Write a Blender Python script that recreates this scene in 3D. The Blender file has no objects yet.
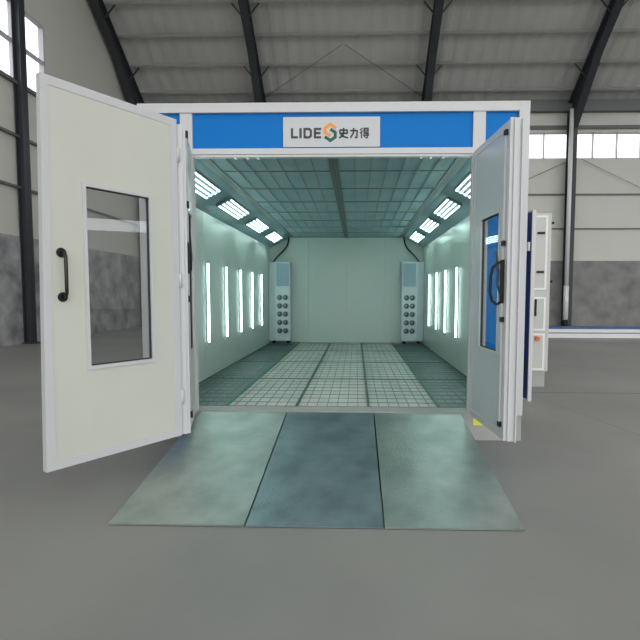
import bpy, bmesh, math, random
from mathutils import Vector, Matrix
random.seed(7)
S = bpy.context.scene
COL = S.collection
V = Vector

# ------------------------------------------------------------------ helpers
class MB:
    """collects shapes; build() links them as ONE mesh object"""
    def __init__(self): self.bm = bmesh.new()
    def box(self, x0, x1, y0, y1, z0, z1):
        return self.obox(((x0+x1)/2, (y0+y1)/2, (z0+z1)/2),
                         (V((1,0,0)), V((0,1,0)), V((0,0,1))), (abs(x1-x0)/2, abs(y1-y0)/2, abs(z1-z0)/2))
    def obox(self, c, ax, h):
        c = V(c); vs = []
        for sx in (-1, 1):
            for sy in (-1, 1):
                for sz in (-1, 1):
                    vs.append(self.bm.verts.new(c + ax[0]*(sx*h[0]) + ax[1]*(sy*h[1]) + ax[2]*(sz*h[2])))
        for f in ((0,1,3,2), (4,6,7,5), (0,4,5,1), (2,3,7,6), (0,2,6,4), (1,5,7,3)):
            self.bm.faces.new([vs[i] for i in f])
        return self
    def bar(self, p0, p1, w, d, up=(0,0,1)):
        p0, p1 = V(p0), V(p1); t = (p1-p0); L = t.length; t.normalize()
        a = t.cross(V(up))
        if a.length < 1e-4: a = t.cross(V((1,0,0)))
        a.normalize(); b = a.cross(t)
        return self.obox((p0+p1)/2, (a, b, t), (w/2, d/2, L/2))
    def prism(self, pts, ext):
        """pts: 3D polygon, ext: extrusion vector"""
        ext = V(ext)
        a = [self.bm.verts.new(V(p)) for p in pts]; b = [self.bm.verts.new(V(p)+ext) for p in pts]
        self.bm.faces.new(a); self.bm.faces.new(b[::-1]); n = len(pts)
        for i in range(n): self.bm.faces.new((a[i], b[i], b[(i+1) % n], a[(i+1) % n]))
        return self
    def cyl(self, p0, p1, r, n=14, r2=None):
        return self.path([p0, p1], r, n, r2)
    def path(self, pts, r, n=10, r2=None):
        pts = [V(p) for p in pts]; rings = []; ref = None
        for i, p in enumerate(pts):
            if i == 0: t = pts[1]-p
            elif i == len(pts)-1: t = p-pts[i-1]
            else: t = (pts[i+1]-p).normalized() + (p-pts[i-1]).normalized()
            t.normalize()
            if ref is None:
                ref = t.cross(V((0,0,1)))
                if ref.length < .01: ref = t.cross(V((1,0,0)))
            a = (ref - t*ref.dot(t)).normalized(); ref = a; b = t.cross(a)
            rr = r if r2 is None else r + (r2-r)*i/(len(pts)-1)
            rings.append([self.bm.verts.new(p + (a*math.cos(k*math.tau/n) + b*math.sin(k*math.tau/n))*rr) for k in range(n)])
        for q, w in zip(rings, rings[1:]):
            for k in range(n):
                f = self.bm.faces.new((q[k], q[(k+1) % n], w[(k+1) % n], w[k])); f.smooth = True
        self.bm.faces.new(rings[0][::-1]); self.bm.faces.new(rings[-1])
        return self
    def ball(self, c, r):
        res = bmesh.ops.create_uvsphere(self.bm, u_segments=14, v_segments=8, radius=r, matrix=Matrix.Translation(V(c)))
        for v in res['verts']:
            for f in v.link_faces: f.smooth = True
        return self
    def ring(self, c, ax, R, r, n=20, m=8):
        """torus round axis ax"""
        ax = V(ax).normalized(); a = ax.orthogonal().normalized(); b = ax.cross(a); g = []
        for i in range(n):
            d = a*math.cos(i*math.tau/n) + b*math.sin(i*math.tau/n)
            g.append([self.bm.verts.new(V(c) + d*(R + r*math.cos(j*math.tau/m)) + ax*(r*math.sin(j*math.tau/m))) for j in range(m)])
        for i in range(n):
            for j in range(m):
                f = self.bm.faces.new((g[i][j], g[(i+1) % n][j], g[(i+1) % n][(j+1) % m], g[i][(j+1) % m])); f.smooth = True
        return self
    def build(self, name, m, parent=None, off=(0,0,0), bevel=0):
        bm = self.bm
        bmesh.ops.translate(bm, verts=bm.verts, vec=-V(off))
        bmesh.ops.recalc_face_normals(bm, faces=bm.faces)
        me = bpy.data.meshes.new(name); bm.to_mesh(me); bm.free(); me.materials.append(m)
        o = bpy.data.objects.new(name, me); COL.objects.link(o)
        if parent: o.parent = parent
        if bevel:
            b = o.modifiers.new('bevel', 'BEVEL'); b.width = bevel; b.segments = 2; b.limit_method = 'ANGLE'
        return o

def tag(o, label, cat, group=None):
    o['label'] = label; o['category'] = cat
    if group: o['group'] = group
    return o
def thing(name, label, cat, loc=(0,0,0), group=None, rz=0):
    o = bpy.data.objects.new(name, None); COL.objects.link(o); o.location = loc; o.rotation_euler = (0,0,rz)
    o.empty_display_size = .1
    return tag(o, label, cat, group)
def struct(o): o['kind'] = 'structure'; return o

# ------------------------------------------------------------------ materials
def mat(name, col, rough=.5, metal=0, spec=.5, noise=None, bump=None):
    """noise: (scale, colour2, amount)   bump: (scale, strength)"""
    m = bpy.data.materials.new(name); m.use_nodes = True; nt = m.node_tree; N = nt.nodes; L = nt.links
    b = N['Principled BSDF']; b.inputs['Base Color'].default_value = (*col, 1); b.inputs['Roughness'].default_value = rough
    b.inputs['Metallic'].default_value = metal; b.inputs['Specular IOR Level'].default_value = spec
    if noise or bump: tc = N.new('ShaderNodeTexCoord')
    if noise:
        n = N.new('ShaderNodeTexNoise'); n.inputs['Scale'].default_value = noise[0]; n.inputs['Detail'].default_value = 6
        L.new(tc.outputs['Object'], n.inputs['Vector'])
        r = N.new('ShaderNodeValToRGB'); r.color_ramp.elements[0].position = .35; r.color_ramp.elements[1].position = .68
        r.color_ramp.elements[0].color = (*col, 1)
        r.color_ramp.elements[1].color = (*[c + (d-c)*noise[2] for c, d in zip(col, noise[1])], 1)
        L.new(n.outputs['Fac'], r.inputs['Fac']); L.new(r.outputs['Color'], b.inputs['Base Color'])
    if bump:
        n2 = N.new('ShaderNodeTexNoise'); n2.inputs['Scale'].default_value = bump[0]; n2.inputs['Detail'].default_value = 4
        L.new(tc.outputs['Object'], n2.inputs['Vector'])
        bp = N.new('ShaderNodeBump'); bp.inputs['Strength'].default_value = bump[1]; bp.inputs['Distance'].default_value = .02
        L.new(n2.outputs['Fac'], bp.inputs['Height']); L.new(bp.outputs['Normal'], b.inputs['Normal'])
    return m
def emis(name, col, st):
    m = mat(name, (.8,.8,.8)); b = m.node_tree.nodes['Principled BSDF']
    b.inputs['Emission Color'].default_value = (*col, 1); b.inputs['Emission Strength'].default_value = st
    return m
def glass(name, tint, refl):
    m = bpy.data.materials.new(name); m.use_nodes = True; nt = m.node_tree; N = nt.nodes; N.clear(); L = nt.links
    out = N.new('ShaderNodeOutputMaterial'); mx = N.new('ShaderNodeMixShader')
    t = N.new('ShaderNodeBsdfTransparent'); t.inputs['Color'].default_value = (*tint, 1)
    g = N.new('ShaderNodeBsdfGlossy'); g.inputs['Roughness'].default_value = .01
    lw = N.new('ShaderNodeLayerWeight'); lw.inputs['Blend'].default_value = .5
    pw = N.new('ShaderNodeMath'); pw.operation = 'POWER'; pw.inputs[1].default_value = 5; L.new(lw.outputs['Facing'], pw.inputs[0])
    ma = N.new('ShaderNodeMath'); ma.operation = 'MULTIPLY_ADD'; ma.inputs[1].default_value = .45; ma.inputs[2].default_value = refl; L.new(pw.outputs[0], ma.inputs[0])
    L.new(ma.outputs[0], mx.inputs['Fac']); L.new(t.outputs[0], mx.inputs[1]); L.new(g.outputs[0], mx.inputs[2])
    L.new(mx.outputs[0], out.inputs['Surface'])
    return m

M = {}
M['white'] = mat('white_powder_coat', (.60,.60,.60), .35)
M['edge'] = mat('white_aluminium_profile', (.60,.60,.605), .3)
M['cream'] = mat('cream_steel_skin', (.62,.62,.545), .32, noise=(1.5, (.60,.60,.535), 1))
M['blue'] = mat('blue_panel', (.0,.18,.57), .45, spec=.15)
M['shadeskin'] = mat('shaded_steel_skin', (.55,.60,.625), .28)  # right leaf stands in shade; its cool tone is put into the colour
M['navy'] = mat('navy_panel', (.012,.03,.17), .4)
M['boothwall'] = mat('booth_wall_panel', (.555,.62,.57), .28, noise=(.8, (.53,.605,.56), 1))
M['chamfer'] = mat('booth_light_panel', (.20,.31,.33), .45)
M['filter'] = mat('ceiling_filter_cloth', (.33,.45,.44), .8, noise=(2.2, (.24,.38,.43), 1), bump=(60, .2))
M['margin'] = mat('ceiling_margin_shade', (.115,.175,.18), .5)  # darker than the sloping panels: shade put into the colour
M['wire'] = mat('filter_wire', (.22,.27,.26), .5)
M['tbar'] = mat('filter_tee_bar', (.24,.24,.22), .45, .3)
M['galv'] = mat('galvanised_steel', (.42,.44,.45), .38, .6, noise=(12, (.34,.37,.39), 1))
M['base'] = mat('booth_base_grey', (.42,.42,.40), .6, noise=(4, (.36,.36,.35), 1))
M['black'] = mat('black_plastic', (.010,.010,.012), .45, spec=.3)
M['brass'] = mat('dark_bronze', (.025,.02,.014), .25, .4)
M['gap'] = mat('dark_rubber_seal', (.03,.035,.04), .6)
M['grate'] = mat('grating_steel', (.10,.19,.16), .45, .5)
M['gratewarm'] = mat('grating_steel_grey', (.17,.20,.17), .5, .5)
M['grategreen'] = mat('grating_green_paint', (.02,.24,.15), .45)
M['pit'] = mat('pit_filter_cloth', (.86,.84,.80), .85, noise=(3, (.72,.73,.68), 1), bump=(30, .3))
M['pitgreen'] = mat('pit_filter_cloth_green', (.80,.80,.76), .85, noise=(3, (.64,.67,.64), 1), bump=(30, .3))
M['pitdark'] = mat('pit_steel_plate', (.20,.25,.24), .5, .2, noise=(2, (.12,.17,.17), 1))
M['tube'] = emis('fluorescent_tube', (.72, 1.0, .95), 6.0)
M['thintube'] = emis('thin_fluorescent_tube', (.72, 1.0, .95), 8.0)
M['tray'] = mat('lamp_tray', (.02,.03,.032), .6)
M['unit'] = mat('blower_casing', (.60,.66,.68), .3)
M['unitblue'] = mat('blower_vent_panel', (.30,.42,.50), .35)
M['nozzle'] = mat('nozzle_black', (.02,.03,.03), .3)
M['nozzlering'] = mat('nozzle_ring', (.30,.36,.36), .3, .5)
M['cable'] = mat('black_cable', (.012,.022,.02), .5)
M['cab'] = mat('cabinet_grey', (.56,.56,.52), .4)
M['cabtrim'] = mat('cabinet_white_trim', (.85,.85,.84), .35)
M['orange'] = mat('orange_switch', (.75,.16,.04), .4)
M['yellow'] = mat('yellow_sticker', (.85,.82,.05), .5)
M['steel'] = mat('dark_painted_steel', (.040,.045,.052), .5)
M['steelgrey'] = mat('grey_painted_steel', (.16,.165,.17), .5)
M['purlin'] = mat('purlin_grey', (.40,.40,.385), .55)
M['roof'] = mat('roof_sheet', (.60,.60,.575), .6, noise=(.35, (.52,.52,.50), 1))
M['clad'] = mat('wall_cladding', (.66,.66,.60), .55, noise=(.3, (.62,.62,.565), 1))
M['girt'] = mat('girt_dark', (.15,.155,.15), .55)
M['frame'] = mat('window_frame_grey', (.55,.53,.58), .45)
M['concwall'] = mat('concrete_wall', (.30,.30,.29), .85, noise=(1.3, (.19,.19,.185), 1), bump=(3, .7))
M['concleft'] = mat('rough_concrete_wall', (.46,.46,.47), .9, noise=(1.7, (.20,.20,.21), 1), bump=(5, 1.0))
M['signboard'] = mat('sign_board', (.58,.59,.60), .4)
M['ink'] = mat('sign_grey_ink', (.05,.05,.055), .5)
M['sorange'] = mat('sign_orange', (.90,.33,.05), .5)
M['sgreen'] = mat('sign_green', (.0,.11,.08), .5)
M['pipe'] = mat('white_pipe', (.78,.78,.78), .35)
M['railblue'] = mat('rail_blue', (.05,.13,.30), .45)
M['railgrey'] = mat('rail_grey', (.30,.31,.32), .5)
M['pane'] = glass('door_glass', (.90,.92,.92), .09)
M['skypane'] = glass('hall_window_glass', (.96,.97,.98), .03)

def floor_mat():
    m = mat('concrete_floor', (.24,.24,.225), .47, spec=.42)
    nt = m.node_tree; N = nt.nodes; L = nt.links; b = N['Principled BSDF']
    tc = N.new('ShaderNodeTexCoord')
    n1 = N.new('ShaderNodeTexNoise'); n1.inputs['Scale'].default_value = .45; n1.inputs['Detail'].default_value = 8
    L.new(tc.outputs['Object'], n1.inputs['Vector'])
    r = N.new('ShaderNodeValToRGB'); r.color_ramp.elements[0].position = .3; r.color_ramp.elements[1].position = .75
    r.color_ramp.elements[0].color = (.195,.197,.187,1); r.color_ramp.elements[1].color = (.272,.268,.242,1)
    L.new(n1.outputs['Fac'], r.inputs['Fac'])
    def line(nx, ny, c, w, x_from):
        # saw-cut joint along nx*x + ny*y = c
        sep = N.new('ShaderNodeSeparateXYZ'); L.new(tc.outputs['Object'], sep.inputs[0])
        def mt(op, a, b_):
            k = N.new('ShaderNodeMath'); k.operation = op
            for i, q in enumerate((a, b_)):
                if isinstance(q, (int, float)): k.inputs[i].default_value = q
                elif q is not None: L.new(q, k.inputs[i])
            return k.outputs[0]
        d = mt('ADD', mt('MULTIPLY', sep.outputs[0], nx), mt('MULTIPLY', sep.outputs[1], ny))
        d = mt('ABSOLUTE', mt('SUBTRACT', d, c), None)
        return mt('MULTIPLY', mt('LESS_THAN', d, w), mt('GREATER_THAN', sep.outputs[0], x_from))
    l1 = line(0, 1, 2.63, .022, 2.3)
    ux, uy = 3.22-2.9, .91-2.55; q = math.hypot(ux, uy); nx, ny = -uy/q, ux/q
    l2 = line(nx, ny, nx*3.1 + ny*2.07, .008, 3.02)
    mx = N.new('ShaderNodeMix'); mx.data_type = 'RGBA'; L.new(l1, mx.inputs['Factor'])
    L.new(r.outputs['Color'], mx.inputs['A']); mx.inputs['B'].default_value = (.09,.09,.088,1)
    mx2 = N.new('ShaderNodeMix'); mx2.data_type = 'RGBA'; L.new(l2, mx2.inputs['Factor'])
    L.new(mx.outputs['Result'], mx2.inputs['A']); mx2.inputs['B'].default_value = (.15,.15,.147,1)
    L.new(mx2.outputs['Result'], b.inputs['Base Color'])
    n2 = N.new('ShaderNodeTexNoise'); n2.inputs['Scale'].default_value = 9; n2.inputs['Detail'].default_value = 5
    L.new(tc.outputs['Object'], n2.inputs['Vector'])
    bp = N.new('ShaderNodeBump'); bp.inputs['Strength'].default_value = .12; bp.inputs['Distance'].default_value = .01
    L.new(n2.outputs['Fac'], bp.inputs['Height']); L.new(bp.outputs['Normal'], b.inputs['Normal'])
    return m
def plate_mat(name, col, col2):
    m = mat(name, col, .30, .75, noise=(3.5, col2, 1))
    nt = m.node_tree; N = nt.nodes; L = nt.links; b = N['Principled BSDF']
    tc = N.new('ShaderNodeTexCoord'); sep = N.new('ShaderNodeSeparateXYZ'); L.new(tc.outputs['Object'], sep.inputs[0])
    def mt(op, a, b_=None):
        k = N.new('ShaderNodeMath'); k.operation = op
        for i, q in enumerate((a, b_)):
            if isinstance(q, (int, float)): k.inputs[i].default_value = q
            elif q is not None: L.new(q, k.inputs[i])
        return k.outputs[0]
    k = math.pi/.028
    x = mt('MULTIPLY', sep.outputs[0], k); y = mt('MULTIPLY', sep.outputs[1], k)
    h = mt('MULTIPLY', mt('SINE', mt('ADD', x, y)), mt('SINE', mt('SUBTRACT', x, y)))
    h = mt('MAXIMUM', mt('ABSOLUTE', h), .55)
    bp = N.new('ShaderNodeBump'); bp.inputs['Strength'].default_value = .45; bp.inputs['Distance'].default_value = .007
    fn = N.new('ShaderNodeTexNoise'); fn.inputs['Scale'].default_value = 45; fn.inputs['Detail'].default_value = 3
    L.new(tc.outputs['Object'], fn.inputs['Vector'])
    h = mt('ADD', h, mt('MULTIPLY', fn.outputs['Fac'], .8)); L.new(h, bp.inputs['Height']); L.new(bp.outputs['Normal'], b.inputs['Normal'])
    return m
M['floor'] = floor_mat()
M['plateA'] = plate_mat('tread_plate_green_grey', (.44,.50,.46), (.30,.36,.33))
M['plateB'] = plate_mat('tread_plate_blue_grey', (.33,.43,.46), (.20,.28,.29))

# ------------------------------------------------------------------ the hall
XL, YF, XR, YN = -10.2, 18.4, 50.0, -26.0      # left wall, far wall, right wall, open near end
ZE, SL, YK = 10.45, .70, 12.6                  # eave height, roof pitch near the eave, knee of the roof
def zr(y): return ZE + SL*(YF-y) if y > YK else ZE + SL*(YF-YK) + .08*(YK-y)

struct(MB().box(XL-.3, XR+.3, YN, YF+.3, -.3, 0).build('floor', M['floor']))
# far wall: concrete below, cladding with a gap for the window strip above
struct(MB().box(XL, XR, YF, YF+.3, 0, 3.2).build('wall_back', M['concwall']))
cb = MB(); cb.box(XL, XR, YF+.05, YF+.25, 3.2, 7.98); cb.box(XL, XR, YF+.05, YF+.25, 9.2, ZE+.25)
struct(cb.build('wall_back_cladding', M['clad']))
cr = MB(); cr.box(XR, XR+.3, YN, YF+.3, 0, 8.0); cr.box(XR, XR+.3, YN, YF+.3, 9.3, 17.5)
struct(cr.build('wall_right', M['clad']))
# left wall
struct(MB().box(XL-.3, XL, YN, YF+.3, 0, 3.35).build('wall_left', M['concleft']))
cl = MB(); cl.box(XL-.25, XL-.05, YN, YF+.3, 3.35, 8.1)
cl.prism([(XL-.25, YN, 10.5), (XL-.25, YF+.3, 10.5), (XL-.25, YF+.3, ZE+.05), (XL-.25, YK, zr(YK)), (XL-.25, YN, zr(YN))][0:1]
         + [(XL-.25, YF-.1, 10.5), (XL-.25, YK, zr(YK)), (XL-.25, YN, zr(YN))], (.2, 0, 0))
cl.box(XL-.25, XL-.05, 11.4, YF+.3, 8.1, 10.5)
struct(cl.build('wall_left_cladding', M['clad']))
# roof: corrugated sheet
def corrugated(y0, y1, z0, z1, x0, x1, pitch, amp):
    b = MB(); n = int((x1-x0)/pitch*2); prev = None; d = V((0, -(z1-z0), (y1-y0))).normalized()
    if d.z < 0: d = -d
    for i in range(n+1):
        x = x0 + (x1-x0)*i/n; a = amp if (i//2) % 2 else -amp
        cur = [b.bm.verts.new(V((x, y0, z0)) + d*a), b.bm.verts.new(V((x, y1, z1)) + d*a)]
        if prev: b.bm.faces.new((prev[0], cur[0], cur[1], prev[1]))
        prev = cur
    return b
struct(corrugated(YF+.3, YK, zr(YF+.3)+.25, zr(YK)+.25, XL-.3, 26, .30, .018).build('roof_slope', M['roof']))
rf = MB()
LIGHT_GAPS = [-6.5, 0.5, 7.5, 14.5, 21.5, 28.5, 35.5, 42.5]      # unseen roof gaps added to light the hall floor, 2 m wide
cuts = [XL-.3] + [q for x in LIGHT_GAPS for q in (x-1.0, x+1.0)] + [XR+.3]
for xa, xb in zip(cuts[0::2], cuts[1::2]):
    rf.prism([(xa, YK+.02, zr(YK)+.25), (xa, YN, zr(YN)+.25), (xa, YN, zr(YN)+.35), (xa, YK+.02, zr(YK)+.35)], (xb-xa, 0, 0))
for x in LIGHT_GAPS:
    rf.prism([(x-1, YK+.02, zr(YK)+.25), (x-1, 10, zr(10)+.25), (x-1, 10, zr(10)+.35), (x-1, YK+.02, zr(YK)+.35)], (2, 0, 0))
rf.prism([(26, YF+.3, ZE+.05), (26, YK, zr(YK)+.25), (26, YK, zr(YK)+.35), (26, YF+.3, ZE+.15)], (XR-25.7, 0, 0))
struct(rf.build('ceiling', M['roof']))
# purlins along X under the slope
sl = V((0, -1, SL)).normalized(); up = V((0, SL, 1)).normalized()
for k in range(6):
    y = YF - .55 - 1.05*k
    c = V((0, y, zr(y)+.10))
    b = MB(); L_ = 24-XL
    cx = (24+XL)/2
    b.obox(c + V((cx,0,0)), (V((1,0,0)), sl, up), (L_/2, .012, .10))
    b.obox(c + V((cx,0,0)) - up*.09 + sl*.045, (V((1,0,0)), sl, up), (L_/2, .05, .012))
    b.obox(c + V((cx,0,0)) + up*.09 - sl*.045, (V((1,0,0)), sl, up), (L_/2, .05, .012))
    struct(b.build('purlin', M['purlin']))
# eave strut and girts on the far wall
struct(MB().box(XL, 26, YF-.22, YF+.05, ZE-.35, ZE-.05).build('eave_beam', M['steelgrey']))
struct(MB().box(XL, 26, YF-.10, YF+.04, ZE-.05, ZE+.2).build('eave_flashing', M['steelgrey']))
for z, h in ((4.72, .05), (6.32, .06), (9.42, .16)):
    struct(MB().box(XL, 26, YF-.04, YF+.06, z-h/2, z+h/2).build('wall_girt', M['girt']))
for z, h in ((4.86, .07), (6.42, .08), (8.04, .10)):
    struct(MB().box(XL-.06, XL+.05, YN, YF, z-h/2, z+h/2).build('wall_girt', M['girt']))
# steel frames: column + haunched rafter, far wall
FX = [-4.17, 3.42, 10.25, 18.1]
for x in FX + [XL+.25]:
    b = MB(); w = .16
    yc = YF-.05
    b.box(x-.012, x+.012, yc-.40, yc, 0, ZE-.4)
    b.box(x-w, x+w, yc-.02, yc, 0, ZE-.1); b.box(x-w, x+w, yc-.42, yc-.40, 0, ZE-.9)
    b.box(x-w-.06, x+w+.06, yc-.48, yc+.02, 0, .03)
    struct(b.build('steel_column', M['steel']))
    b = MB()
    y0, y1, y2, d0, d1 = yc, YF-2.6, YK-.5, 1.25, .55
    top = lambda y: zr(y)-.02
    pts = [(x-.012, y0, top(y0)), (x-.012, y1, top(y1)), (x-.012, YK, top(YK)), (x-.012, YK, top(YK)-d1), (x-.012, y1, top(y1)-d1-.1), (x-.012, y0-.4, ZE-1.2), (x-.012, y0, ZE-1.2)]
    b.prism(pts, (.024, 0, 0))
    for (p, q) in (((x, y0-.4, ZE-1.2), (x, y1, top(y1)-d1-.1)), ((x, y1, top(y1)-d1-.1), (x, YK, top(YK)-d1)), ((x, y0, top(y0)), (x, YK, top(YK)))):
        b.bar(p, q, .32, .025)
    struct(b.build('roof_rafter', M['steel']))
    for k in (1, 3):    # flange braces between rafter and purlin
        y = YF-.55-1.05*k; b = MB()
        for s in (-1, 1): b.bar((x, y, top(y)-.62), (x+s*.55, y, top(y)+.05), .05, .05)
        struct(b.build('rafter_brace', M['steel']))
# columns and low rafters of the left wall
for y in (9.92, 2.52, -4.88):
    b = MB(); xa = XL
    b.box(xa, xa+.24, y-.012, y+.012, 0, zr(y)-.1)
    b.box(xa+.22, xa+.24, y-.14, y+.14, 0, zr(y)-.1); b.box(xa, xa+.02, y-.14, y+.14, 0, zr(y)-.1)
    b.box(xa, xa+.44, y-.22, y+.22, 0, .03)
    struct(b.build('steel_column', M['steel']))
# tie rods
def rod(p, q, r=.013): return struct(MB().cyl(p, q, r, 8).build('tie_rod', M['steelgrey']))
def rp(x, y): return (x, y, zr(y)-.05)
rod(rp(-4.1, 18.0), rp(-.4, 16.0)); rod(rp(3.35, 18.0), rp(-.25, 16.0))
rod((10.4, YF-.1, 7.95), (8.3, YF-.1, 7.0)); rod((10.75, YF-.1, 7.95), (14.6, YF-.1, 6.1))
# strip windows
wn = 1
def strip_window(horizontal, a0, a1, fixed, z0, z1, step, rows=1):
    """one long strip: frame + panes"""
    global wn
    root = MB(); t = .05
    def bx(u0, u1, w0, w1, z0_, z1_, b):
        if horizontal: b.box(u0, u1, fixed+w0, fixed+w1, z0_, z1_)
        else: b.box(fixed-w1, fixed-w0, u0, u1, z0_, z1_)
    bx(a0, a1, .02, .16, z0, z0+t, root); bx(a0, a1, .02, .16, z1-t, z1, root)
    for r in range(1, rows):
        z = z0 + (z1-z0)*r/rows; bx(a0, a1, .02, .16, z-.04, z+.04, root)
    n = max(1, round((a1-a0)/step))
    for i in range(n+1):
        u = a0 + (a1-a0)*i/n; u = min(max(u, a0+t/2), a1-t/2); bx(u-t/2, u+t/2, .02, .16, z0, z1, root)
    o = struct(root.build('window_%d' % wn, M['frame']))
    g = MB(); bx(a0, a1, .08, .09, z0, z1, g); g.build('pane', M['skypane'], o)
    wn += 1
edges = [XL] + FX + [25.6]
for a, c in zip(edges, edges[1:]): strip_window(True, a+.02, c-.02, YF+.05, 7.98, 9.2, 1.07)
for a, c in ((-12.28, -4.88), (-4.88, 2.52), (2.52, 9.92), (9.92, 11.4)): strip_window(False, a+.02, c-.02, XL, 8.1, 10.45, 1.07, 2)
strip_window(False, YN, YF, XR+.2, 8.0, 9.3, 3.0)
# white downpipe beside the column
t = thing('rainwater_pipe', 'white rainwater pipe standing beside the dark steel column on the far wall', 'pipe', (10.02, YF-.70, 0))
MB().cyl((0,0,1.95), (0,0,10.0), .095).build('upper_pipe', M['pipe'], t)
MB().cyl((0,0,.42), (0,0,2.0), .115).build('lower_sleeve', M['pipe'], t)
MB().cyl((0,0,0), (0,0,.42), .13, r2=.11).build('shoe', M['black'], t)
# low blue and white platform base by the far wall
t = thing('platform_base', 'long low white platform base with a blue top edge lying by the far wall', 'platform', (4.2, 12.85, 0))
MB().box(0, 16, 0, .08, .0, .15).build('lower_band', M['pipe'], t)
MB().box(0, 16, .03, .10, .15, .20).build('groove', M['railgrey'], t)
MB().box(0, 16, 0, .08, .20, .32).build('upper_band', M['pipe'], t)
MB().box(0, 16, .0, .95, .32, .37).build('top', M['railblue'], t)
MB().box(0, 16, .10, .90, 0, .32).build('core', M['railgrey'], t)

# ------------------------------------------------------------------ the spray booth body
LB, W, ZF, ZC, ZH, XC = 7.58, 2.0, .31, 3.06, 2.79, 1.48
XM, XP, XI, XO = 1.47, 1.60, 1.94, 2.05       # opening, post outer edge, corner column, outer face
booth = thing('spray_booth', 'white walk-in spray booth with a blue front fascia standing in the hall', 'spray booth')
b = MB(); b.box(-XO, XO, 0, .06, 0, ZF-.04); b.box(-XO, -XO+.06, .06, LB+.1, 0, ZF-.04); b.box(XO-.06, XO, .06, LB+.1, 0, ZF-.04)
b.build('plinth', M['base'], booth)
MB().prism([(1.535, -.004, .245), (1.535, -.004, .165), (1.645, -.004, .165)], (0, .003, 0)).build('warning_sticker', M['yellow'], booth)['label'] = 'yellow triangular sticker'
MB().box(-XM-.05, XM+.05, -.012, .215, ZF-.06, ZF-.004).build('threshold', M['base'], booth)
MB().box(-1.235, 1.235, .22, LB, .24, .262).build('pit_filter', M['pit'], booth)
for s in (-1, 1):
    b = MB(); x0, x1 = sorted((s*1.235, s*W)); b.box(x0, x1, .22, LB, .235, .26); b.build('pit_plate', M['pitdark'], booth)
    b = MB(); x0, x1 = sorted((s*.42, s*1.22)); b.box(x0, x1, .23, LB, .262, .266); b.build('pit_filter', M['pitgreen'], booth)
# walls, built from panels with fine joints
for s in (-1, 1):
    b = MB(); x0, x1 = sorted((s*W, s*(W+.055)))
    n = 8
    for i in range(n):
        y0 = .06 + (LB+.1-.06)*i/n; y1 = .06 + (LB+.1-.06)*(i+1)/n
        b.box(x0, x1, y0+.002, y1-.002, ZF-.1, ZH+.4)
    b.build('side_wall', M['boothwall'], booth)
b = MB()
for i in range(4):
    x0 = -W + W*2*i/4; b.box(x0+.002, x0+1.0-.002, LB, LB+.06, ZF-.1, ZC+.3)
b.build('back_wall', M['boothwall'], booth)
MB().box(-W-.05, W+.05, .06, LB+.1, ZC+.03, ZC+.43).build('roof_plenum', M['white'], booth)
# sloping light panels between wall and ceiling
CT = V((W-XC, 0, -(ZC-ZH))).normalized()        # down the slope on the right side
for s in (-1, 1):
    b = MB(); b.prism([(s*XC, .06, ZC), (s*W, .06, ZH), (s*W, .06, ZH+.05), (s*XC, .06, ZC+.05)], (0, LB-.06, 0))
    b.build('light_panel', M['chamfer'], booth)
# flat margins and grid of the ceiling
b = MB()
for s in (-1, 1):
    x0, x1 = sorted((s*1.365, s*XC)); b.box(x0, x1, .06, LB, ZC, ZC+.03)
b.box(-.055, .055, .06, LB, ZC-.008, ZC+.03)
b.build('ceiling_margin', M['margin'], booth)
b = MB()
for x in (-.05, -.02, .02, .05): b.box(x-.005, x+.005, .06, LB, ZC-.022, ZC-.010)
for x in (-1.365, 1.365): b.box(x-.010, x+.010, .06, LB, ZC-.010, ZC)
b.build('ceiling_rail', M['tbar'], booth)
rows = [.10, .76] + [.76 + .972*k for k in range(1, 7)] + [LB-.01]
for s in (-1, 1):
    for y0, y1 in zip(rows, rows[1:]):
        b = MB(); x0, x1 = sorted((s*.057, s*1.36)); b.box(x0, x1, y0, y1, ZC, ZC+.02)
        fp = b.build('filter_panel', M['filter'], booth)
        b = MB()
        for k in range(1, 7):
            x = s*(.057 + 1.303*k/7); b.box(x-.006, x+.006, y0, y1, ZC-.009, ZC-.002)
        b.box(x0, x1, y1-.026, y1+.0, ZC-.011, ZC)
        b.build('wire_grid', M['wire'], fp)
# front frame
for s in (-1, 1):
    x0, x1 = sorted((s*XI, s*XO)); MB().box(x0, x1, -.03, .06, ZF-.03, 3.57).build('corner_column', M['white'], booth, bevel=.004)
    x0, x1 = sorted((s*XM, s*XP)); MB().box(x0, x1, -.02, .06, ZF-.03, 3.47).build('door_post', M['white'], booth, bevel=.003)
    x0, x1 = sorted((s*XP, s*XI)); MB().box(x0, x1, .005, .05, ZF-.03, 3.47).build('side_panel', M['blue'], booth)['label'] = 'blue front side panel'
MB().box(-XI, XI, -.03, .06, 3.47, 3.57).build('top_rail', M['white'], booth, bevel=.004)
MB().box(-XM, XM, .005, .05, 3.10, 3.47).build('fascia_panel', M['blue'], booth)['label'] = 'blue fascia panel over the doorway'
b = MB(); b.box(-XM, XM, -.02, .06, 3.045, 3.105); b.box(-XM, XM, -.012, .05, 3.018, 3.042)
b.build('lintel', M['white'], booth)
for x in (-1.02, -.89, -.78, .94, 1.04, 1.17): MB().box(x-.012, x+.012, .0, .03, 3.0, 3.02).build('clip', M['pipe'], booth)

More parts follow.
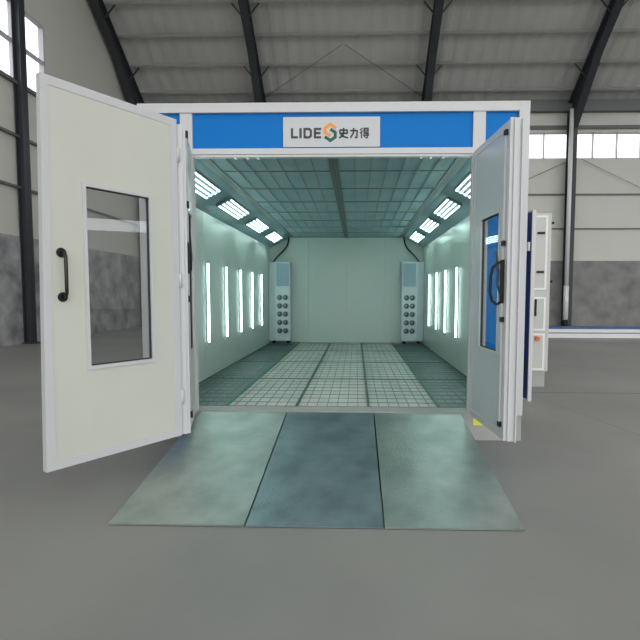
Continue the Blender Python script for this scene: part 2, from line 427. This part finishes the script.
# ------------------------------------------------------------------ sign on the fascia
sg = thing('shop_sign', 'grey sign board with dark lettering and an orange and green emblem on the blue fascia', 'sign', (-.002, .005, 3.272))
K = .00213
def sp(x, y): return ((x-303.5)*K, (157.5-y)*K)
MB().box(*(sp(65,0)[0], sp(542,0)[0]), -.018, 0, sp(0,230)[1], sp(0,85)[1]).build('board', M['signboard'], sg, bevel=.002)
def strokes(name, m, lines, w, layer=0):
    b = MB()
    for ln in lines:
        P = [V((sp(*p)[0], 0, sp(*p)[1])) for p in ln]; h = w*K/2; n = len(P)
        # mitred ribbon
        left, right = [], []
        for i in range(n):
            d0 = (P[i]-P[i-1]).normalized() if i else None
            d1 = (P[i+1]-P[i]).normalized() if i < n-1 else None
            d = (d0 or d1) if not (d0 and d1) else (d0+d1).normalized()
            nn = V((-d.z, 0, d.x)); k = 1.0
            if d0 and d1: k = 1/max(.5, nn.dot(V((-d1.z, 0, d1.x))))
            e = V((0,0,0))
            left.append(P[i]+nn*h*k); right.append(P[i]-nn*h*k)
        for i in range(n-1):
            q = [left[i], left[i+1], right[i+1], right[i]]
            b.prism([v + V((0, -.0195-layer*.0006, 0)) for v in q], (0, .002, 0))
    return b.build(name, m, sg)
strokes('letter', M['ink'], [[(109,139),(109,183),(138,183)]], 11)
strokes('letter', M['ink'], [[(151,139),(151,188)]], 12)
strokes('letter', M['ink'], [[(171,188),(171,143.5),(194,143.5),(202,151),(202,176),(194,183.5),(171,183.5)]], 11.5)
strokes('letter', M['ink'], [[(253,143.5),(222,143.5),(222,183.5),(253,183.5)], [(222,163.5),(250,163.5)]], 11.5)
strokes('emblem', M['sorange'], [[(326,142),(298,121),(273,138),(273,161),(300,177)]], 15)['label'] = 'orange upper half of the emblem'
strokes('emblem', M['sgreen'], [[(298,145),(322,160),(322,183),(298,199),(270,181)]], 15, 1)['label'] = 'green lower half of the emblem'
def char(x0, x1, y0, y1, lines, w=8.4):
    f = lambda p: (x0+(x1-x0)*p[0]/100, y0+(y1-y0)*p[1]/100)
    strokes('character', M['ink'], [[f(p) for p in ln] for ln in lines], w)
char(338, 388, 138, 190, [[(10,22),(90,22)], [(14,22),(14,54)], [(86,22),(86,54)], [(10,52),(90,52)], [(50,3),(50,56),(40,76),(6,95)], [(20,62),(48,82),(95,95)]])
char(392, 437, 138, 190, [[(6,28),(90,28)], [(84,28),(80,91),(58,91)], [(46,3),(43,48),(10,96)]])
char(442, 489, 138, 190, [[(28,3),(4,26)], [(31,27),(4,54)], [(19,42),(19,98)], [(46,4),(46,44)], [(88,4),(88,44)], [(42,7),(92,7)], [(46,24),(88,24)], [(42,42),(92,42)],
                           [(38,56),(98,56)], [(36,71),(99,71)], [(79,56),(79,94),(60,94)], [(46,76),(58,90)]], 6.6)

# ------------------------------------------------------------------ folding door leaves
def leaf(label, hinge, free, z0, z1, s, skin, win, hw):
    """local x runs hinge -> free, the face the photo shows is y=0 towards s*y; body lies at y from 0 to -s*t"""
    hx, hy = hinge; fx, fy = free; Ln = math.hypot(fx-hx, fy-hy); t_ = .055
    r = thing('folding_door', label, 'door', (hx, hy, z0), 'folding door leaves at the booth mouth', math.atan2(fy-hy, fx-hx))
    H = z1-z0
    def bx(b, x0, x1, d0, d1, za, zb): b.box(x0, x1, -s*d0, -s*d1, za, zb); return b   # d: depth into the leaf, negative sticks out
    wx0, wx1, wz0, wz1 = win[0], win[1], win[2]-z0, win[3]-z0
    e = .065
    b = MB()      # insulated skin with the window hole
    bx(b, e, wx0, .004, t_-.004, e, H-e); bx(b, wx1, Ln-e, .004, t_-.004, e, H-e)
    bx(b, wx0, wx1, .004, t_-.004, e, wz0); bx(b, wx0, wx1, .004, t_-.004, wz1, H-e)
    b.build('door_panel', skin, r)
    b = MB(); bx(b, 0, e, 0, t_, 0, H); bx(b, Ln-e, Ln, 0, t_, 0, H); bx(b, e, Ln-e, 0, t_, 0, e); bx(b, e, Ln-e, 0, t_, H-e, H)
    b.build('edge_frame', M['edge'], r)
    f = .028
    b = MB()
    bx(b, wx0-f, wx0, -.006, t_+.006, wz0-f, wz1+f); bx(b, wx1, wx1+f, -.006, t_+.006, wz0-f, wz1+f)
    bx(b, wx0, wx1, -.006, t_+.006, wz0-f, wz0); bx(b, wx0, wx1, -.006, t_+.006, wz1, wz1+f)
    wf = b.build('window_frame', M['edge'], r)
    g = .009
    b = MB(); bx(b, wx0, wx0+g, .010, .030, wz0, wz1); bx(b, wx1-g, wx1, .010, .030, wz0, wz1)
    bx(b, wx0, wx1, .010, .030, wz0, wz0+g); bx(b, wx0, wx1, .010, .030, wz1-g, wz1)
    b.build('seal', M['gap'], wf)
    bx(MB(), wx0+.001, wx1-.001, .018, .024, wz0+.001, wz1-.001).build('window_pane', M['pane'], wf)
    return r, Ln, H, bx
# left pair: inner leaf on the left post, outer leaf swung wide
rA, LA, HA, bx = leaf('narrow inner leaf of the left folding door seen almost edge-on on the left post', (-1.475, -.025), (-1.272, -.835), .30, 3.06, 1, M['cream'], (.20, .64, 1.03, 2.36), None)
b = MB(); bx(b, LA, LA+.012, -.012, .075, -.004, HA+.01); bx(b, LA+.012, LA+.03, .012, .090, -.006, HA); b.build('end_profile', M['edge'], rA)
b = MB(); bx(b, LA-.05, LA-.03, -.022, -.002, .16, 2.70); b.build('lock_rod', M['galv'], rA)
for z in (2.70, 2.08, 1.23, .16): bx(MB(), LA-.062, LA-.018, -.03, 0, z-.03, z+.03).build('rod_guide', M['black'], rA)
b = MB(); bx(b, LA-.075, LA-.005, -.03, 0, 1.46, 1.74); 
b.path([(LA-.04, .02, 1.58), (LA-.04, .035, 1.68), (LA-.04, .04, 1.82), (LA-.04, .04, 1.60), (LA-.04, .035, 1.50), (LA-.04, .02, 1.46)], .012, 8)
b.build('latch_handle', M['black'], rA)
rB, LBf, HB, bx = leaf('wide cream folding door leaf with a dark pull handle, swung towards the viewer on the left', (-1.312, -.905), (-1.945, -1.868), .295, 3.095, 1, M['cream'], (.285, .81, 1.025, 2.375), None)
for o in rB.children:      # the free edge is out of plumb by 5 cm at the top
    if o.name.startswith(('door_panel', 'edge_frame')):
        for v in o.data.vertices: v.co.x -= .05*(v.co.z/HB)*max(0, v.co.x/LBf)**6
b = MB()
P = [(1.0, .002, 1.255), (1.0, .045, 1.262), (1.0, .060, 1.285), (1.0, .062, 1.33), (1.0, .062, 1.50), (1.0, .060, 1.545), (1.0, .045, 1.568), (1.0, .002, 1.575)]
b.path(P, .0125, 12); hB = b.build('pull_handle', M['brass'], rB)
for z in (1.255, 1.575): MB().cyl((1.0, 0, z), (1.0, .014, z), .036, 20, .030).build('rosette', M['black'], hB)
for z in (.35, 1.4, 2.5):
    MB().cyl((-.008, .004, z-.06), (-.008, .004, z+.06), .011).build('hinge', M['edge'], rB)
# right leaf
rC, LC, HC, bx = leaf('single right folding door leaf with black lock handle, swung open on the right post', (1.478, -.03), (1.556, -.978), .30, 3.055, -1, M['shadeskin'], (.29, .755, 1.06, 2.31), None)
b = MB(); bx(b, LC, LC+.012, .0, .075, -.004, HC+.01); bx(b, LC+.012, LC+.03, .030, .095, -.006, HC); b.build('end_profile', M['edge'], rC)
bx(MB(), LC+.03, LC+.055, .088, .098, -.01, HC-.01).build('seal_strip', M['edge'], rC)
b = MB(); bx(b, LC-.075, LC-.052, -.020, -.002, .13, 2.69); b.build('lock_rod', M['edge'], rC)
for z in (2.66, 1.72, 1.06, .13): bx(MB(), LC-.078, LC-.03, -.024, 0, z-.022, z+.022).build('rod_guide', M['black'], rC)
b = MB(); bx(b, LC-.078, LC-.044, -.030, 0, 1.20, 1.58)
hC = b.build('lock_case', M['black'], rC, bevel=.006)
xm = LC-.06
MB().path([(xm, -.025, 1.21), (xm, -.06, 1.19), (xm-.01, -.095, 1.22), (xm-.015, -.112, 1.29), (xm-.015, -.112, 1.43), (xm-.01, -.095, 1.51), (xm, -.06, 1.55), (xm, -.025, 1.56)], .013, 10).build('handle', M['black'], hC)
MB().path([(xm+.01, -.025, 1.27), (xm, -.055, 1.36), (xm, -.05, 1.46), (xm-.01, -.06, 1.58), (xm-.012, -.065, 1.66)], .011, 8).build('lever', M['steel'], hC)

# personnel door folded back against the booth's right side
hx, hy, fx, fy = 2.12, 1.30, 2.30, .46
t = thing('side_door', 'narrow side door with navy outer face and white edge, folded back along the booth right side', 'door', (hx, hy, .34), None, math.atan2(fy-hy, fx-hx))
Ld = math.hypot(fx-hx, fy-hy)
MB().box(.02, Ld-.002, -.035, -.008, .02, 2.18).build('door_panel', M['navy'], t)['label'] = 'navy outer face'
b = MB(); b.box(0, .03, -.035, .0, 0, 2.2); b.box(Ld-.004, Ld+.012, -.034, .012, -.005, 2.2); b.box(.03, Ld, -.034, 0, 0, .03); b.box(.03, Ld, -.034, 0, 2.17, 2.2)
b.build('edge_frame', M['edge'], t)
MB().box(.03, Ld-.004, -.006, .008, .03, 2.17).build('inner_skin', M['edge'], t)
for z, m in ((.40, M['black']), (1.79, M['pipe'])): MB().box(Ld-.05, Ld-.02, -.06, -.034, z-.05, z+.05).build('hinge', m, t)

# control cabinet on the right of the booth
t = thing('control_cabinet', 'tall pale grey cabinet with white trimmed doors beside the booth right wall', 'cabinet', (2.2, 3.12, 0))
MB().box(0, 1.34, .0, .9, .27, 2.94).build('casing', M['cab'], t, bevel=.006)
MB().box(0, 1.30, .02, .88, 0, .27).build('plinth', M['base'], t)
for i, (z0, z1) in enumerate(((1.66, 2.90), (.97, 1.54), (.29, .92))):
    d = MB().box(.06, 1.27, -.014, .0, z0, z1).build('cabinet_door', M['cab'], t)
    b = MB(); w = .032
    b.box(.06, .06+w, -.02, -.012, z0+w, z1-w); b.box(1.27-w, 1.27, -.02, -.012, z0+w, z1-w); b.box(.06, 1.27, -.02, -.012, z0, z0+w); b.box(.06, 1.27, -.02, -.012, z1-w, z1)
    b.build('trim', M['cabtrim'], d)
    if i == 0:
        for z in (2.61, 1.96): MB().box(1.10, 1.22, -.035, -.012, z-.018, z+.018).build('handle', M['black'], d)
        for z in (2.78, 1.80): MB().box(1.345, 1.375, -.01, .02, z-.02, z+.02).build('hinge', M['black'], t)
    if i == 1: MB().box(1.085, 1.115, -.035, -.012, 1.22, 1.50).build('handle', M['black'], d)
    if i == 2:
        b = MB(); b.cyl((1.13, -.012, .84), (1.13, -.05, .84), .035, 16); b.box(1.115, 1.175, -.065, -.045, .80, .86)
        b.build('switch', M['orange'], d)['label'] = 'orange rotary switch'

# ------------------------------------------------------------------ ramp plates
RW, RR, RL = 1.412, -.012, 2.04
for i, (lab, mm) in enumerate((('grey green tread plate ramp section lying left under the open cream door leaf', 'plateA'),
                               ('darker blue grey tread plate ramp section in the middle of the three', 'plateB'),
                               ('grey green tread plate ramp section on the right with a bright sheen', 'plateA'))):
    x0 = -RW + 2*RW*i/3 + RR + .006; x1 = -RW + 2*RW*(i+1)/3 + RR - .006
    t = thing('ramp_plate', lab, 'ramp', ((x0+x1)/2, -RL, 0), 'ramp plates before the booth')
    hw_ = (x1-x0)/2; y1 = RL-.02; zt = ZF-.012
    b = MB(); b.prism([(-hw_, 0, .004), (-hw_, 0, .016), (-hw_, y1, zt), (-hw_, y1, zt-.014)], (2*hw_, 0, 0))
    b.build('tread', M[mm], t)
    for s in (-1, 1):
        b = MB(); xa, xb = sorted((s*(hw_-.03), s*(hw_-.002)))
        b.prism([(xa, .06, .001), (xa, .06, .012), (xa, y1, zt-.014), (xa, y1, .001)], (xb-xa, 0, 0)); b.build('side_rib', M['galv'], t)

# ------------------------------------------------------------------ floor gratings
bounds = [-1.99, -1.24, -.415, .407, 1.222, 1.99]
names = ['far left', 'green-edged left', 'middle', 'green-edged right', 'far right']
rowsY = [.225, 2.06, 3.90, 5.74, 7.575]; rown = ['nearest the ramp', 'second from the ramp', 'third from the ramp', 'at the back wall']
for c in range(5):
    for r in range(4):
        x0, x1 = bounds[c]+.003, bounds[c+1]-.003; y0, y1 = rowsY[r]+.004, rowsY[r+1]-.004
        cx, cy = (x0+x1)/2, (y0+y1)/2; a, d = (x1-x0)/2, (y1-y0)/2
        t = thing('floor_grating', 'floor grating in the %s column of the booth floor, panel %s' % (names[c], rown[r]), 'grating', (cx, cy, ZF-.043), 'floor gratings in the booth')
        b = MB(); w = .011 if c in (1, 3) else .006
        b.box(-a, -a+w, -d, d, .012, .042); b.box(a-w, a, -d, d, .012, .042); 
        b.build('frame', M['grategreen'] if c in (1, 3) else M['gratewarm'], t)
        b = MB(); b.box(-a, a, -d, -d+.006, .026, .040); b.box(-a, a, d-.006, d, .026, .040)
        n = 6; rb = .0034
        for k in range(1, n+1): x = -a + 2*a*k/(n+1); b.box(x-rb, x+rb, -d, d, .034, .041)
        n = 7
        for k in range(1, n+1): y = -d + 2*d*k/(n+1); b.box(-a, a, y-rb, y+rb, .030, .036)
        b.build('mesh', M['grate'] if c in (0, 4) else M['gratewarm'], t)

# ------------------------------------------------------------------ booth lighting
order = ['nearest the doorway', 'second from the doorway', 'third from the doorway', 'fourth from the doorway', 'furthest from the doorway']
fy0 = [.22, 2.01, 3.86, 5.74]
for s, side in ((-1, 'left'), (1, 'right')):
    ct = V((s*(W-XC), 0, -(ZC-ZH))).normalized(); nn = V((-s*(ZC-ZH), 0, -(W-XC))).normalized()   # nn points into the booth
    axs = (ct, V((0,1,0)), nn); c0 = V((s*(W+XC)/2, 0, (ZC+ZH)/2)) - ct*.045
    for i, y in enumerate(fy0):
        cen = c0 + V((0, y+.615, 0))
        t = thing('ceiling_light', 'four-tube strip light on the %s sloping ceiling edge, %s' % (side, ['nearest the doorway','second from the doorway','third from the doorway','nearest the back wall'][i]), 'light', cen + nn*.002, 'booth ceiling lights')
        b = MB(); hl, hw_ = .61, .118
        b.obox(nn*.003, axs, (hw_, hl, .003)); 
        for e in (-1, 1): b.obox(ct*(e*hw_)+nn*.012, axs, (.004, hl, .004)); b.obox(V((0, e*hl, 0))+nn*.012, axs, (hw_+.004, .004, .004))
        b.build('tray', M['tray'], t)
        for k in range(4):
            o = ct*(-.099+.066*k) + nn*.026
            MB().cyl(o+V((0,-.60,0)), o+V((0,.60,0)), .008, 10).build('tube', M['thintube'], t)
        for e in (-1, 1): MB().obox(V((0, e*.612, 0))+nn*.02, axs, (.115, .012, .014)).build('lamp_holder', M['unitblue'], t)
    for i in range(5):
        y = 2.14 + 1.043*i
        t = thing('wall_light', 'vertical strip light on the %s booth wall, %s' % (side, order[i]), 'light', (s*W, y, .78), 'booth wall lights')
        inn = -s
        b = MB(); x0, x1 = sorted((0, inn*.012)); b.box(x0, x1, -.06, .06, 0, 1.32); b.build('housing', M['unit'], t, bevel=.003)
        MB().cyl((inn*.014, 0, .06), (inn*.014, 0, 1.26), .019, 12).build('tube', M['tube'], t)
        x0, x1 = sorted((inn*.012, inn*.03))
        for z in (.02, 1.26): MB().box(x0, x1, -.025, .025, z, z+.04).build('lamp_holder', M['unitblue'], t)

# ------------------------------------------------------------------ corner blower units with jet nozzles and cables
for s, side in ((-1, 'left'), (1, 'right')):
    t = thing('corner_blower', 'grey corner blower cabinet with ten round nozzles in the %s back corner' % side, 'blower', (s*2.0, 7.2, ZF), 'corner blowers')
    q = -s       # towards the middle of the booth
    def bx(b, x0, x1, y0, y1, z0, z1): b.box(*sorted((q*x0, q*x1)), y0, y1, z0, z1); return b
    b = MB(); b.prism([(q*.005, .10, .07), (q*.19, 0, .07), (q*.57, 0, .07), (q*.57, .37, .07), (q*.005, .37, .07)], (0, 0, 2.02))
    b.build('casing', M['unit'], t, bevel=.006)
    bx(MB(), .225, .545, -.012, 0, 1.47, 2.05).build('vent_panel', M['unitblue'], t)
    for x, y in ((.12, .12), (.50, .08), (.12, .32), (.50, .32)): MB().cyl((q*x, y, 0), (q*x, y, .075), .03, 12).build('foot', M['black'], t)
    for k in range(5):
        for x in (.305, .455):
            z = .33 + .213*k
            n_ = MB().ring((q*x, -.002, z), (0, 1, 0), .064, .012).build('jet_nozzle', M['nozzlering'], t)
            MB().cyl((q*x, -.008, z), (q*x, .004, z), .060, 16).build('socket', M['nozzle'], n_)
            b = MB(); b.ball((q*x - .012, -.012, z+.008), .030); b.build('ball', M['nozzlering'], n_)
    c = MB()
    A0, A1, A2, A3 = V((s*1.50, 7.53, 3.05)), V((s*1.50, 7.50, 2.72)), V((s*1.68, 7.40, 2.72)), V((s*1.90, 7.36, 2.37))
    pts = []
    for i in range(15):
        u = i/14; pts.append(A0*(1-u)**3 + A1*3*u*(1-u)**2 + A2*3*u*u*(1-u) + A3*u**3)
    o = c.path(pts, .020, 8).build('cable', M['cable'])
    tag(o, 'black cable hanging from the ceiling to the %s corner blower' % side, 'cable', 'blower cables')

# ------------------------------------------------------------------ light from outside
w = bpy.data.worlds.new('sky'); S.world = w; w.use_nodes = True; N = w.node_tree.nodes; L = w.node_tree.links
bg = N['Background']; tc = N.new('ShaderNodeTexCoord'); sep = N.new('ShaderNodeSeparateXYZ'); L.new(tc.outputs['Generated'], sep.inputs[0])
cr_ = N.new('ShaderNodeValToRGB'); cr_.color_ramp.elements[0].position = .48; cr_.color_ramp.elements[1].position = .52
cr_.color_ramp.elements[0].color = (.20,.20,.19,1); cr_.color_ramp.elements[1].color = (.97,.985,1.0,1)
mp = N.new('ShaderNodeMath'); mp.operation = 'MULTIPLY_ADD'; mp.inputs[1].default_value = .5; mp.inputs[2].default_value = .5
L.new(sep.outputs[2], mp.inputs[0]); L.new(mp.outputs[0], cr_.inputs['Fac']); L.new(cr_.outputs['Color'], bg.inputs['Color'])
bg.inputs['Strength'].default_value = 1.6

# ------------------------------------------------------------------ camera
cd = bpy.data.cameras.new('camera'); co = bpy.data.objects.new('camera', cd); COL.objects.link(co); S.camera = co
cd.sensor_width = 36; cd.lens = 36*486.129/640; cd.shift_x = -(343.667-320)/640; cd.shift_y = (325.997-320)/640; cd.clip_end = 300
co.location = (.264, -5.2164, 1.5743)
y, p, r = math.radians(1.467), math.radians(3.7144), math.radians(.144)
F = V((-math.sin(y)*math.cos(p), math.cos(y)*math.cos(p), -math.sin(p))); R = V((math.cos(y), math.sin(y), 0)); U = R.cross(F)
R2 = R*math.cos(r) + U*math.sin(r); U2 = -R*math.sin(r) + U*math.cos(r)
m3 = Matrix((R2, U2, -F)).transposed(); co.matrix_world = Matrix.Translation(co.location) @ m3.to_4x4()

vs = S.view_settings; vs.view_transform = 'Standard'; vs.look = 'None'; vs.gamma = 1; vs.use_curve_mapping = False; vs.exposure = 0.75
